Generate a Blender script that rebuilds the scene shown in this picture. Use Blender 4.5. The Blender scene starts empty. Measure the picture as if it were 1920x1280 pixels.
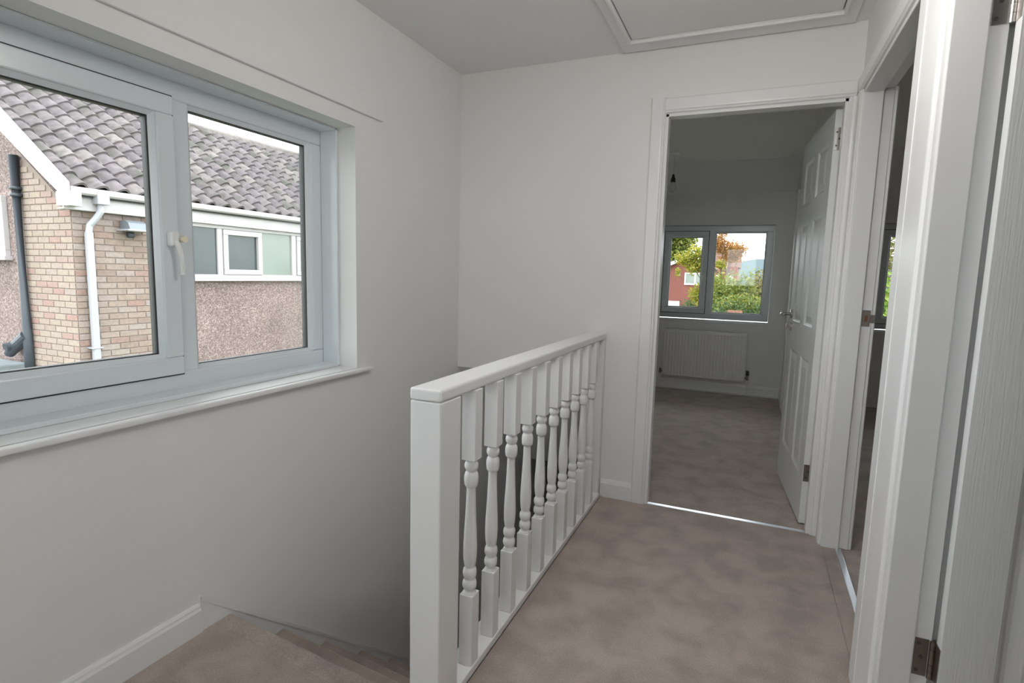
import bpy, bmesh, math, random
from mathutils import Vector, Matrix
rnd = random.Random(7)
S = bpy.context.scene
COL = S.collection

# ------------------------------------------------------------------ camera, sky, lights, exposure
YAW, PITCH, ROLL, CAM_Z, FPX = 0.4077, -0.1207, 0.0257, 1.199, 1035.0
def cam_matrix():
    fw = Vector((-math.sin(YAW), math.cos(YAW), 0)); ri = Vector((math.cos(YAW), math.sin(YAW), 0)); up = Vector((0, 0, 1))
    fw, up = fw*math.cos(PITCH)+up*math.sin(PITCH), up*math.cos(PITCH)-fw*math.sin(PITCH)
    ri, up = ri*math.cos(ROLL)+up*math.sin(ROLL), up*math.cos(ROLL)-ri*math.sin(ROLL)
    m = Matrix((ri, up, -fw)).transposed().to_4x4()
    m.translation = Vector((0, 0, CAM_Z))
    return m
cd = bpy.data.cameras.new('camera'); cam = bpy.data.objects.new('camera', cd); COL.objects.link(cam)
cam.matrix_world = cam_matrix()
cd.sensor_width = 36; cd.lens = FPX*36/1920; cd.clip_start = 0.02; cd.clip_end = 400
S.camera = cam
W = bpy.data.worlds.new('overcast_sky'); S.world = W; W.use_nodes = True
bg = W.node_tree.nodes['Background']
SKY = 6.2
bg.inputs[0].default_value = (0.93, 0.97, 1.0, 1); bg.inputs[1].default_value = SKY
sun = bpy.data.lights.new('sun', 'SUN'); sun.energy = 0.3; sun.angle = math.radians(50); sun.color = (1, .97, .93)
so = bpy.data.objects.new('sun', sun); COL.objects.link(so)
so.rotation_euler = Vector((-0.75, 0.35, -0.75)).to_track_quat('-Z', 'Y').to_euler()   # veiled sun behind our house, towards the neighbour's wall
fill = bpy.data.lights.new('landing_fill_light', 'POINT'); fill.shadow_soft_size = 0.16; fill.energy = 15.5; fill.color = (1, .96, .94)  # point light added out of view, only to brighten the landing
lo = bpy.data.objects.new('landing_fill_light', fill); COL.objects.link(lo); lo.location = (-0.10, 1.42, 2.03)
S.view_settings.view_transform = 'Standard'; S.view_settings.look = 'None'; S.view_settings.gamma = 1
S.view_settings.use_curve_mapping = False; S.view_settings.exposure = 0.0
S.cycles.max_bounces = 14; S.cycles.diffuse_bounces = 8; S.cycles.transparent_max_bounces = 16

# ------------------------------------------------------------------ materials
def nodes(name):
    m = bpy.data.materials.new(name); m.use_nodes = True
    return m, m.node_tree.nodes, m.node_tree.links, m.node_tree.nodes['Principled BSDF']
def ramp(n, stops, interp='LINEAR'):
    r = n.new('ShaderNodeValToRGB'); cr = r.color_ramp; cr.interpolation = interp
    while len(cr.elements) < len(stops): cr.elements.new(0.5)
    for e, (p, c) in zip(cr.elements, stops): e.position = p; e.color = (*c, 1)
    return r
def mat(name, c, rough=.5, metal=0., var=0., vscale=6., bump=0., bscale=200., spec=.5, coords='Object'):
    m, n, l, b = nodes(name)
    b.inputs['Roughness'].default_value = rough; b.inputs['Metallic'].default_value = metal
    b.inputs['Specular IOR Level'].default_value = spec
    b.inputs['Base Color'].default_value = (*c, 1)
    tc = n.new('ShaderNodeTexCoord')
    if var:
        t = n.new('ShaderNodeTexNoise'); t.inputs['Scale'].default_value = vscale; t.inputs['Detail'].default_value = 4
        l.new(tc.outputs[coords], t.inputs['Vector'])
        r = ramp(n, [(.3, tuple(x*(1-var) for x in c)), (.7, tuple(min(1, x*(1+var)) for x in c))])
        l.new(t.outputs['Fac'], r.inputs[0]); l.new(r.outputs[0], b.inputs['Base Color'])
    if bump:
        t = n.new('ShaderNodeTexNoise'); t.inputs['Scale'].default_value = bscale; t.inputs['Detail'].default_value = 3
        l.new(tc.outputs[coords], t.inputs['Vector'])
        bp = n.new('ShaderNodeBump'); bp.inputs['Strength'].default_value = bump; bp.inputs['Distance'].default_value = .002
        l.new(t.outputs['Fac'], bp.inputs['Height']); l.new(bp.outputs[0], b.inputs['Normal'])
    return m
M = {}
M['wall'] = mat('wall_emulsion', (.79, .787, .778), .75, var=.012, vscale=1.5, bump=.08, bscale=90, spec=.3)
M['ceil'] = mat('ceiling_emulsion', (.82, .815, .81), .8, bump=.05, bscale=90, spec=.2)
M['gloss'] = mat('white_satin_paint', (.80, .797, .795), .32, var=.012, vscale=3, bump=.05, bscale=40)
M['pvc'] = mat('white_upvc', (.72, .77, .80), .22, spec=.5)
M['gasket'] = mat('black_rubber_gasket', (.03, .03, .03), .6)
M['steel'] = mat('brushed_steel', (.62, .60, .58), .28, metal=1.)
M['dullsteel'] = mat('dull_bronzed_steel', (.30, .26, .23), .42, metal=1.)
M['screw'] = mat('screw_metal', (.12, .12, .12), .5, metal=.8)
M['alu'] = mat('aluminium_strip', (.78, .82, .88), .3, metal=1.)
M['white_far'] = mat('white_painted_far', (.62, .62, .62), .5)
M['cream'] = mat('pale_brass_button', (.85, .78, .62), .25)
M['hood'] = mat('dull_grey_lamp_hood', (.16, .18, .20), .35)
M['rad'] = mat('radiator_enamel', (.80, .80, .79), .3)
M['dark'] = mat('dark_plastic', (.04, .04, .045), .5)
M['whiteplastic'] = mat('white_plastic', (.82, .82, .82), .35)
M['bulb'] = mat('frosted_bulb_glass', (.7, .7, .68), .15)
M['mortar'] = mat('sand_mortar', (.21, .165, .145), .95, var=.12, vscale=9)
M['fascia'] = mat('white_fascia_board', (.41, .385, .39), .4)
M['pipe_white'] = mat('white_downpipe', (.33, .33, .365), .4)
M['soil'] = mat('dark_grey_pipe', (.03, .038, .05), .45)
M['leadgrey'] = mat('grey_felt_roof', (.16, .18, .19), .8, var=.3, vscale=5)
M['moss'] = mat('mossy_slab', (.09, .095, .05), .95, var=.5, vscale=9)
M['ground'] = mat('grass_ground', (.10, .13, .05), .95, var=.35, vscale=.6)
M['under'] = mat('roof_underlay', (.06, .055, .055), .9)
M['housered'] = mat('red_brick_far', (.155, .052, .042), .9, var=.10, vscale=3)
M['slate'] = mat('brown_roof_far', (.15, .10, .085), .9, var=.15, vscale=2)
M['pink'] = mat('terracotta_roof_far', (.10, .05, .038), .9, var=.15, vscale=2)
M['bark'] = mat('bark', (.12, .10, .09), .9, var=.3, vscale=4)
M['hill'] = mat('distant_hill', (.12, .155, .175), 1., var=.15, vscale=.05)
M['brown'] = mat('brown_fence_boards', (.22, .10, .07), .9)
M['glassdark'] = mat('obscured_dark_glass', (.045, .055, .057), .2, var=.18, vscale=2.5)
M['glassgreen'] = mat('pale_green_blind_glass', (.17, .195, .175), .15, var=.06, vscale=2)
M['glassaqua'] = mat('aqua_obscured_glass', (.16, .30, .28), .15, var=.1, vscale=2)
M['scuff'] = mat('bare_wood_scuff', (.42, .33, .20), .8)

def carpet(name, c, nap=.15):
    m, n, l, b = nodes(name)
    b.inputs['Roughness'].default_value = .95; b.inputs['Specular IOR Level'].default_value = .1
    b.inputs['Sheen Weight'].default_value = .25; b.inputs['Sheen Roughness'].default_value = .5
    tc = n.new('ShaderNodeTexCoord')
    big = n.new('ShaderNodeTexNoise'); big.inputs['Scale'].default_value = 7; big.inputs['Detail'].default_value = 5; big.inputs['Distortion'].default_value = .25
    fine = n.new('ShaderNodeTexNoise'); fine.inputs['Scale'].default_value = 260; fine.inputs['Detail'].default_value = 2
    for t in (big, fine): l.new(tc.outputs['Object'], t.inputs['Vector'])
    r1 = ramp(n, [(.36, tuple(x*(1-nap) for x in c)), (.62, tuple(x*(1+nap*.8) for x in c))])
    l.new(big.outputs['Fac'], r1.inputs[0])
    r2 = ramp(n, [(.3, (.78, .77, .76)), (.7, (1.12, 1.12, 1.12))])
    l.new(fine.outputs['Fac'], r2.inputs[0])
    mx = n.new('ShaderNodeMix'); mx.data_type = 'RGBA'; mx.blend_type = 'MULTIPLY'; mx.inputs[0].default_value = 1
    l.new(r1.outputs[0], mx.inputs[6]); l.new(r2.outputs[0], mx.inputs[7]); l.new(mx.outputs[2], b.inputs['Base Color'])
    bp = n.new('ShaderNodeBump'); bp.inputs['Strength'].default_value = .6; bp.inputs['Distance'].default_value = .003
    l.new(fine.outputs['Fac'], bp.inputs['Height']); l.new(bp.outputs[0], b.inputs['Normal'])
    return m
M['carpet'] = carpet('taupe_carpet', (.445, .372, .332))

def grain():
    m, n, l, b = nodes('white_woodgrain_door_skin')
    b.inputs['Base Color'].default_value = (.78, .79, .785, 1); b.inputs['Roughness'].default_value = .38
    tc = n.new('ShaderNodeTexCoord'); mp = n.new('ShaderNodeMapping'); mp.inputs['Scale'].default_value = (130, 130, 5)
    t = n.new('ShaderNodeTexNoise'); t.inputs['Scale'].default_value = 1.6; t.inputs['Detail'].default_value = 2; t.inputs['Distortion'].default_value = .4
    l.new(tc.outputs['Object'], mp.inputs[0]); l.new(mp.outputs[0], t.inputs['Vector'])
    bp = n.new('ShaderNodeBump'); bp.inputs['Strength'].default_value = .5; bp.inputs['Distance'].default_value = .0016
    l.new(t.outputs['Fac'], bp.inputs['Height']); l.new(bp.outputs[0], b.inputs['Normal'])
    return m
M['door'] = grain()

def glass():
    m, n, l, b = nodes('clear_window_glass'); n.remove(b)
    tr = n.new('ShaderNodeBsdfTransparent'); gl = n.new('ShaderNodeBsdfGlossy'); gl.inputs['Roughness'].default_value = .02
    tr.inputs[0].default_value = (.97, .985, .98, 1)
    fr = n.new('ShaderNodeFresnel'); fr.inputs[0].default_value = 1.35
    mx = n.new('ShaderNodeMixShader'); l.new(fr.outputs[0], mx.inputs[0]); l.new(tr.outputs[0], mx.inputs[1]); l.new(gl.outputs[0], mx.inputs[2])
    l.new(mx.outputs[0], n['Material Output'].inputs[0])
    return m
M['glass'] = glass()

def random_mat(name, stops, rough=.9, var=.15, vs=30, bump=.3, stain=None):
    """colour picked per object (Object Info random) plus a little noise; for bricks and tiles"""
    m, n, l, b = nodes(name); b.inputs['Roughness'].default_value = rough
    oi = n.new('ShaderNodeObjectInfo'); r = ramp(n, stops); l.new(oi.outputs['Random'], r.inputs[0])
    tc = n.new('ShaderNodeTexCoord'); geo = n.new('ShaderNodeNewGeometry')
    t = n.new('ShaderNodeTexNoise'); t.inputs['Scale'].default_value = vs; t.inputs['Detail'].default_value = 4
    l.new(geo.outputs['Position'], t.inputs['Vector'])
    r2 = ramp(n, [(.3, (1-var,)*3), (.7, (1+var,)*3)]); l.new(t.outputs['Fac'], r2.inputs[0])
    mx = n.new('ShaderNodeMix'); mx.data_type = 'RGBA'; mx.blend_type = 'MULTIPLY'; mx.inputs[0].default_value = 1
    l.new(r.outputs[0], mx.inputs[6]); l.new(r2.outputs[0], mx.inputs[7])
    out = mx.outputs[2]
    if stain:
        t2 = n.new('ShaderNodeTexNoise'); t2.inputs['Scale'].default_value = 3.0; t2.inputs['Detail'].default_value = 6
        l.new(geo.outputs['Position'], t2.inputs['Vector'])
        r3 = ramp(n, [(.52, (0, 0, 0)), (.68, (.8, .8, .8))]); l.new(t2.outputs['Fac'], r3.inputs[0])
        m2 = n.new('ShaderNodeMix'); m2.data_type = 'RGBA'; l.new(r3.outputs[0], m2.inputs[0]); l.new(out, m2.inputs[6]); m2.inputs[7].default_value = (*stain, 1)
        out = m2.outputs[2]
    l.new(out, b.inputs['Base Color'])
    bp = n.new('ShaderNodeBump'); bp.inputs['Strength'].default_value = bump; bp.inputs['Distance'].default_value = .004
    l.new(t.outputs['Fac'], bp.inputs['Height']); l.new(bp.outputs[0], b.inputs['Normal'])
    return m
M['brick'] = random_mat('buff_brick', [(0, (0.198, 0.143, 0.121)), (.3, (0.236, 0.181, 0.147)), (.6, (0.245, 0.195, 0.178)), (.85, (0.264, 0.215, 0.188)), (1, (0.217, 0.123, 0.100))])
M['buff'] = random_mat('cream_brick', [(0, (0.238, 0.184, 0.151)), (.4, (0.275, 0.219, 0.180)), (.75, (0.257, 0.202, 0.180)), (1, (0.253, 0.158, 0.134))])
M['tile'] = random_mat('weathered_pantile', [(0, (0.082, 0.070, 0.073)), (.4, (0.101, 0.085, 0.088)), (.8, (0.117, 0.099, 0.101)), (1, (0.148, 0.130, 0.122))], var=.28, vs=14, stain=(0.050, 0.050, 0.038))

def pebble():
    m, n, l, b = nodes('pebbledash_render'); b.inputs['Roughness'].default_value = .95
    tc = n.new('ShaderNodeTexCoord'); v = n.new('ShaderNodeTexVoronoi'); v.inputs['Scale'].default_value = 62
    l.new(tc.outputs['Object'], v.inputs['Vector'])
    r = ramp(n, [(0, (.095, .064, .057)), (.35, (.155, .112, .104)), (.7, (.20, .148, .139)), (1, (.30, .245, .232))])
    sep = n.new('ShaderNodeSeparateColor'); l.new(v.outputs['Color'], sep.inputs[0]); l.new(sep.outputs[0], r.inputs[0])
    t = n.new('ShaderNodeTexNoise'); t.inputs['Scale'].default_value = 1.6; t.inputs['Detail'].default_value = 5; l.new(tc.outputs['Object'], t.inputs['Vector'])
    r2 = ramp(n, [(.35, (.86, .85, .85)), (.65, (1.14, 1.13, 1.12))]); l.new(t.outputs['Fac'], r2.inputs[0])
    mx = n.new('ShaderNodeMix'); mx.data_type = 'RGBA'; mx.blend_type = 'MULTIPLY'; mx.inputs[0].default_value = 1
    l.new(r.outputs[0], mx.inputs[6]); l.new(r2.outputs[0], mx.inputs[7]); l.new(mx.outputs[2], b.inputs['Base Color'])
    bp = n.new('ShaderNodeBump'); bp.inputs['Strength'].default_value = .7; bp.inputs['Distance'].default_value = .006
    l.new(v.outputs['Distance'], bp.inputs['Height']); l.new(bp.outputs[0], b.inputs['Normal'])
    return m
M['pebble'] = pebble()

def leafmat(name, stops):
    m, n, l, b = nodes(name); b.inputs['Roughness'].default_value = .6
    geo = n.new('ShaderNodeNewGeometry')
    r = ramp(n, stops); l.new(geo.outputs['Random Per Island'], r.inputs[0]); l.new(r.outputs[0], b.inputs['Base Color'])
    tl = n.new('ShaderNodeBsdfTranslucent'); l.new(r.outputs[0], tl.inputs[0])
    mx = n.new('ShaderNodeMixShader'); mx.inputs[0].default_value = .45
    l.new(b.outputs[0], mx.inputs[1]); l.new(tl.outputs[0], mx.inputs[2]); l.new(mx.outputs[0], n['Material Output'].inputs[0])
    return m
M['leaf_yellow'] = leafmat('yellow_green_leaves', [(0, (0.118, 0.157, 0.014)), (.5, (0.225, 0.231, 0.022)), (1, (0.333, 0.251, 0.026))])
M['leaf_green'] = leafmat('mid_green_leaves', [(0, (0.068, 0.100, 0.014)), (.5, (0.134, 0.167, 0.027)), (1, (0.240, 0.233, 0.046))])
M['leaf_bright'] = leafmat('bright_green_leaves', [(0, (0.088, 0.165, 0.017)), (.5, (0.187, 0.275, 0.044)), (1, (0.275, 0.341, 0.088))])
M['leaf_dark'] = leafmat('dark_green_leaves', [(0, (0.017, 0.044, 0.011)), (.6, (0.044, 0.088, 0.022)), (1, (0.077, 0.121, 0.033))])
M['leaf_orange'] = leafmat('orange_autumn_leaves', [(0, (0.275, 0.106, 0.019)), (.5, (0.341, 0.158, 0.040)), (1, (0.330, 0.222, 0.081))])
M['leaf_olive'] = leafmat('olive_brown_leaves', [(0, (0.088, 0.094, 0.028)), (.5, (0.176, 0.154, 0.044)), (1, (0.231, 0.165, 0.077))])

# ------------------------------------------------------------------ helpers
def obj(name, bm, m, parent=None, smooth=False, loc=None):
    me = bpy.data.meshes.new(name)
    if isinstance(bm, bmesh.types.BMesh):
        bmesh.ops.recalc_face_normals(bm, faces=bm.faces); bm.to_mesh(me); bm.free()
    else:
        me = bm
    if not me.materials: me.materials.append(m)
    if smooth:
        for p in me.polygons: p.use_smooth = True
    o = bpy.data.objects.new(name, me); COL.objects.link(o)
    if parent is not None: o.parent = parent
    if loc: o.location = loc
    return o
def empty(name, loc=(0, 0, 0), rz=0, parent=None):
    o = bpy.data.objects.new(name, None); COL.objects.link(o); o.location = loc; o.rotation_euler = (0, 0, rz)
    o.empty_display_size = .1
    if parent is not None: o.parent = parent
    return o
def tag(o, label=None, cat=None, group=None, kind=None):
    if label: o['label'] = label
    if cat: o['category'] = cat
    if group: o['group'] = group
    if kind: o['kind'] = kind
    return o
def struct(o, label, cat): return tag(o, label, cat, kind='structure')
def box(bm, a, b, bev=0., seg=2):
    t = bmesh.new() if bev else bm
    r = bmesh.ops.create_cube(t, size=1)
    s = [b[i]-a[i] for i in range(3)]; c = [(b[i]+a[i])/2 for i in range(3)]
    for v in r['verts']: v.co = Vector((v.co.x*s[0]+c[0], v.co.y*s[1]+c[1], v.co.z*s[2]+c[2]))
    if bev:
        bmesh.ops.bevel(t, geom=list(t.edges), offset=bev, segments=seg, affect='EDGES', profile=.5)
        me = bpy.data.meshes.new('tmp'); t.to_mesh(me); t.free(); bm.from_mesh(me); bpy.data.meshes.remove(me)
    return bm
def B(*boxes, bev=0., seg=2):
    bm = bmesh.new()
    for a, b in boxes: box(bm, a, b, bev, seg)
    return bm
def cyl(bm, p0, p1, r0, r1=None, n=12):
    p0, p1 = Vector(p0), Vector(p1); d = p1-p0
    r1 = r0 if r1 is None else r1
    q = d.to_track_quat('Z', 'Y').to_matrix().to_4x4(); q.translation = (p0+p1)/2
    bmesh.ops.create_cone(bm, cap_ends=True, segments=n, radius1=r0, radius2=r1, depth=d.length, matrix=q)
    return bm
def tube(bm, pts, r, n=10):
    pts = [Vector(p) for p in pts]; rings = []
    for i, p in enumerate(pts):
        d = (pts[min(i+1, len(pts)-1)]-pts[max(i-1, 0)]).normalized()
        q = d.to_track_quat('Z', 'Y').to_matrix(); rr = r[i] if isinstance(r, (list, tuple)) else r
        rings.append([bm.verts.new(p+q @ Vector((rr*math.cos(2*math.pi*k/n), rr*math.sin(2*math.pi*k/n), 0))) for k in range(n)])
    for a, b in zip(rings, rings[1:]):
        for k in range(n): bm.faces.new((a[k], a[(k+1) % n], b[(k+1) % n], b[k]))
    bm.faces.new(rings[0]); bm.faces.new(rings[-1][::-1])
    return bm
def lathe(bm, prof, c=(0, 0), n=20):
    rings = [[bm.verts.new((c[0]+r*math.cos(2*math.pi*k/n), c[1]+r*math.sin(2*math.pi*k/n), z)) for k in range(n)] for z, r in prof]
    for a, b in zip(rings, rings[1:]):
        for k in range(n): bm.faces.new((a[k], a[(k+1) % n], b[(k+1) % n], b[k]))
    bm.faces.new(rings[0][::-1]); bm.faces.new(rings[-1])
    return bm
def prism(bm, poly, axis, a, b):
    """extrude polygon (2-D points on the two other axes) along axis from a to b"""
    def P(p, t):
        if axis == 'x': return (t, p[0], p[1])
        if axis == 'y': return (p[0], t, p[1])
        return (p[0], p[1], t)
    A = [bm.verts.new(P(p, a)) for p in poly]; Bv = [bm.verts.new(P(p, b)) for p in poly]
    k = len(poly)
    for i in range(k): bm.faces.new((A[i], A[(i+1) % k], Bv[(i+1) % k], Bv[i]))
    bm.faces.new(A[::-1]); bm.faces.new(Bv)
    return bm
def PR(poly, axis, a, b): return prism(bmesh.new(), poly, axis, a, b)

XL, YF, XR, ZC = -1.604, 2.895, 0.371, 2.316
YB = 6.27

# ------------------------------------------------------------------ setting: shell
# window 1 hole in the left wall
W0, W1, WZ0, WZ1 = 0.33, 1.9685, 0.765, 1.807
wl = obj('wall_left', B(((XL-.28, -1.4, -2.7), (XL, W0, 2.5)), ((XL-.28, W0, -2.7), (XL, W1, WZ0)), ((XL-.28, W0, WZ1), (XL, W1, 2.5)),
                        ((XL-.28, W1, -2.7), (XL, 6.55, 2.5))), M['wall'])
struct(wl, 'off-white stairwell wall around the large side window', 'wall')
HX0, HX1 = -0.4764, 0.3496       # rough opening of bedroom door (lining 25 mm)
wf = obj('wall_front', B(((XL, YF, .64), (-.70, YF+.10, 2.5)), ((-.70, YF, -.25), (HX0, YF+.10, 2.5)), ((HX0, YF, 2.025), (HX1, YF+.10, 2.5)), ((HX1, YF, -.25), (.472, YF+.10, 2.5))), M['wall'])
struct(wf, 'off-white landing wall facing the camera, beside the bedroom doorway', 'wall')
D3a, D3b, D4a, D4b = 1.862, 2.790, 0.82, 1.612
L = .025
wr = obj('wall_right', B(((XR, -1.4, -.25), (.472, D4a-L, 2.5)), ((XR, D4a-L, 2.025), (.472, D4b+L, 2.5)), ((XR, D4b+L, -.25), (.472, D3a-L, 2.5)),
                         ((XR, D3a-L, 2.025), (.472, D3b+L, 2.5)), ((XR, D3b+L, -.25), (.472, YF, 2.5))), M['wall'])
struct(wr, 'off-white landing wall on the right, with two doorways', 'wall')
wb = obj('wall_back', B(((XL, -1.4, -2.7), (-1.45, -1.28, 2.5)), ((-1.45, -1.4, -2.7), (.1, -1.28, 1.0)), ((-1.45, -1.4, 2.0), (.1, -1.28, 2.5)), ((.1, -1.4, -2.7), (XR, -1.28, 2.5))), M['wall'])
struct(wb, 'off-white landing wall behind the camera', 'wall')
cl = obj('ceiling', B(((XL, -1.28, ZC), (-.61, YF, 2.5)), ((-.61, -1.28, ZC), (.26, 1.98, 2.5)), ((-.61, 2.735, ZC), (.26, YF, 2.5)), ((.26, -1.28, ZC), (XR, YF, 2.5)), ((-.61, 1.98, 2.35), (.26, 2.735, 2.5))), M['ceil'])
struct(cl, 'plain white landing ceiling around the loft hatch', 'ceiling')
# bedroom straight ahead
BX = .332
w = obj('wall_bedroom_right', B(((BX, YF+.10, -.25), (.44, YB, 2.5)), bev=0), M['wall']); struct(w, 'dim bedroom side wall behind the open panelled door', 'wall')
WB = (-.985, .165, .762, 1.772)
R3W = (1.06, 2.30, .752, 1.772)
def holed(x0, x1, h, y0, y1, z0=-2.7, z1=2.5):
    return [((x0, y0, z0), (h[0], y1, z1)), ((h[0], y0, z0), (h[1], y1, h[2])), ((h[0], y0, h[3]), (h[1], y1, z1)), ((h[1], y0, z0), (x1, y1, z1))]
w = obj('wall_bedroom_window', B(*holed(XL, .40, WB, YB, YB+.28)), M['wall']); struct(w, 'dim bedroom wall around the window above the radiator', 'wall')
w = obj('ceiling_bedroom', PR([(YF+.10, ZC), (5.72, ZC), (YB, 2.09), (YB, 2.5), (YF+.10, 2.5)], 'x', XL, BX), M['ceil']); struct(w, 'bedroom ceiling sloping down to the window wall', 'ceiling')
# second bedroom seen through the narrow right doorway
w = obj('wall_second_bedroom_window', B(*holed(.40, 3.4, R3W, YB, YB+.28)), M['wall']); struct(w, 'dark wall around the window of the room on the right', 'wall')
w = obj('wall_second_bedroom_side', B(((3.4, 1.64, -.25), (3.55, YB+.28, 2.5)), ((.472, 1.64, -.25), (3.4, 1.74, 2.5))), M['wall']); struct(w, 'inner walls of the room on the right', 'wall')
w = obj('wall_second_bedroom_left', B(((.44, YF, -.25), (.50, YB, 2.5))), M['wall']); struct(w, 'party wall between the two bedrooms', 'wall')
w = obj('ceiling_second_bedroom', PR([(1.74, ZC), (5.72, ZC), (YB, 2.09), (YB, 2.5), (1.74, 2.5)], 'x', .50, 3.4), M['ceil']); struct(w, 'dark ceiling of the room on the right', 'ceiling')
# fourth room behind the nearest door
w = obj('wall_near_room', B(((.472, -1.4, -.25), (2.6, -1.28, 2.5)), ((2.6, -1.4, -.25), (2.75, 1.64, 2.5))), M['wall']); struct(w, 'walls of the room behind the nearest door', 'wall')
w = obj('ceiling_near_room', B(((.472, -1.28, ZC), (2.6, 1.64, 2.5))), M['ceil']); struct(w, 'ceiling of the room behind the nearest door', 'ceiling')

# floors
SKW = .083     # the stair nosings run slightly out of square with the window wall
fb_ = B(((-.79, -1.28, -.22), (XR, 1.245, 0)), ((-.69, 1.245, -.22), (XR, YF+.012, 0)), ((.37, D3a, -.22), (.435, D3b, 0)), ((.37, D4a, -.22), (.435, D4b, 0)))
prism(fb_, [(XL, -1.28), (-.79, -1.28), (-.79, 1.25-SKW*.814), (XL, 1.25)], 'z', -.22, 0)
f = obj('floor_landing', fb_, M['carpet'])
struct(f, 'taupe carpeted landing floor with brushed nap', 'floor')
nb = bmesh.new(); box(nb, (XL+.004, 1.20, -.035), (-.79, 1.278, .002), .014, 3)
for v in nb.verts: v.co.y -= SKW*(v.co.x-XL)
nz = obj('landing_nosing', nb, M['carpet'], f, smooth=True)
f = obj('floor_bedroom', B(((-.70, YF+.012, -.22), (BX, YB, -.002)), ((XL, 4.25, -.22), (-.70, YB, -.002))), M['carpet']); struct(f, 'dark taupe carpet in the bedroom ahead', 'floor')
f = obj('floor_second_bedroom', B(((.435, D3a-.1, -.22), (3.4, YB, -.002))), M['carpet']); struct(f, 'dark taupe carpet in the room on the right', 'floor')
f = obj('floor_near_room', B(((.435, -1.28, -.22), (2.6, 1.64, -.002))), M['carpet']); struct(f, 'carpet of the room behind the nearest door', 'floor')

# stairwell below the landing
w = obj('wall_stairwell_side', B(((-.70, 1.245, -2.7), (-.60, 4.6, -.02))), M['wall']); struct(w, 'stairwell side wall under the balustrade', 'wall')
w = obj('ceiling_stairwell', PR([(YF+.001, .64), (3.95, -.24), (6.2, -.24), (6.2, -.23), (4.1, -.23), (YF+.05, .78), (YF+.001, .78)], 'x', XL, -.70), M['wall']); struct(w, 'sloping soffit over the lower stairs', 'ceiling')
w = obj('wall_hall', B(((-.60, 1.245, -2.7), (.6, 1.345, -.22)), ((.6, 1.245, -2.7), (.7, 6.3, -.22)), ((XL, 6.2, -2.7), (.7, 6.3, -.0)), ((XL, -1.28, -2.7), (-.6, -1.2, -.25)), ((-.60, -1.28, -2.7), (-.50, 1.245, -.22))), M['wall']); struct(w, 'dim walls of the downstairs hall', 'wall')
w = obj('floor_hall', B(((XL, -1.28, -2.72), (.7, 6.3, -2.6))), M['carpet']); struct(w, 'floor of the downstairs hall', 'floor')

st = empty('staircase', (-1.19, 1.3, 0)); tag(st, 'taupe carpeted stairs descending beside the window wall', 'staircase')
GO, RI = .233, .2
n_steps = 12
stepm = None
for k in range(1, n_steps+1):
    y = 1.278+GO*k
    bm = bmesh.new()
    # tread slab with rounded nosing + riser under it, coordinates local to staircase
    x0, x1 = XL+.012+1.19, -.701+1.19
    if stepm is None:
        poly = [(-GO-.03, 0), (-.012, 0), (-.004, -.004), (0, -.014), (-.001, -.028), (-.010, -.036), (-.024, -.036), (-.024, -RI-.02), (-GO-.03, -RI-.02)]
        sb_ = PR(poly, 'x', x0, -.793+1.19)
        for v in sb_.verts: v.co.y -= SKW*(v.co.x-1.19*0-(XL+1.19))
        o = obj('step', sb_, M['carpet'], st); stepm = o.data
    else:
        o = bpy.data.objects.new('step', stepm); COL.objects.link(o); o.parent = st
    o.location = (0, y-1.3, -RI*k)
ys = lambda y: .082-.855*(y-1.206)
sp = [(1.16, .0), (1.16, .122), (1.165, .122), (4.2, ys(4.2)), (4.2, ys(4.2)-.3), (1.33, -.30), (1.25, -.25), (1.25, 0)]
s_ = obj('stair_string', PR([(y-1.3, z) for y, z in sp], 'x', XL+.001+1.19, XL+.010+1.19), M['gloss'], st)
s_ = obj('stair_string', PR([(y-1.3, z) for y, z in [(1.165, .122), (4.2, ys(4.2)), (4.2, ys(4.2)-.014), (1.165, .106)]], 'x', XL+.0105+1.19, XL+.013+1.19), M['gloss'], st)

# skirtings
def skirt(name, a, b, axis, side, fixed, z=.098, t=.015, label=None):
    """run from a to b along axis ('x' or 'y'); fixed = wall plane; side = +1 if board stands on the + side"""
    prof = [(0, 0), (t, 0), (t, z-.022), (t-.004, z-.014), (t-.005, z-.008), (t-.010, z), (0, z)]
    prof = [(fixed+side*p, q) for p, q in prof]
    o = obj(name, PR(prof, axis, a, b), M['gloss'])
    return struct(o, label, 'skirting board')
skirt('baseboard_left', -1.28, 1.16, 'y', 1, XL, label='white skirting board under the side window')
skirt('baseboard_front', -.695, -.522, 'x', -1, YF, label='short white skirting board between balustrade and bedroom doorway')
skirt('baseboard_bedroom_window', XL, BX, 'x', -1, YB, label='white skirting board under the radiator')
skirt('baseboard_bedroom_right', 3.1, YB, 'y', -1, BX, label='white skirting board along the bedroom side wall')
skirt('baseboard_second_bedroom', .50, 3.4, 'x', -1, YB, z=.12, label='white skirting board in the room on the right')
# batten above the side window
struct(obj('trim_1', B(((XL, -.2, 1.871), (XL+.014, 2.150, 1.966)), bev=.003), M['wall']), 'painted flat batten on the wall above the side window', 'batten')

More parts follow.
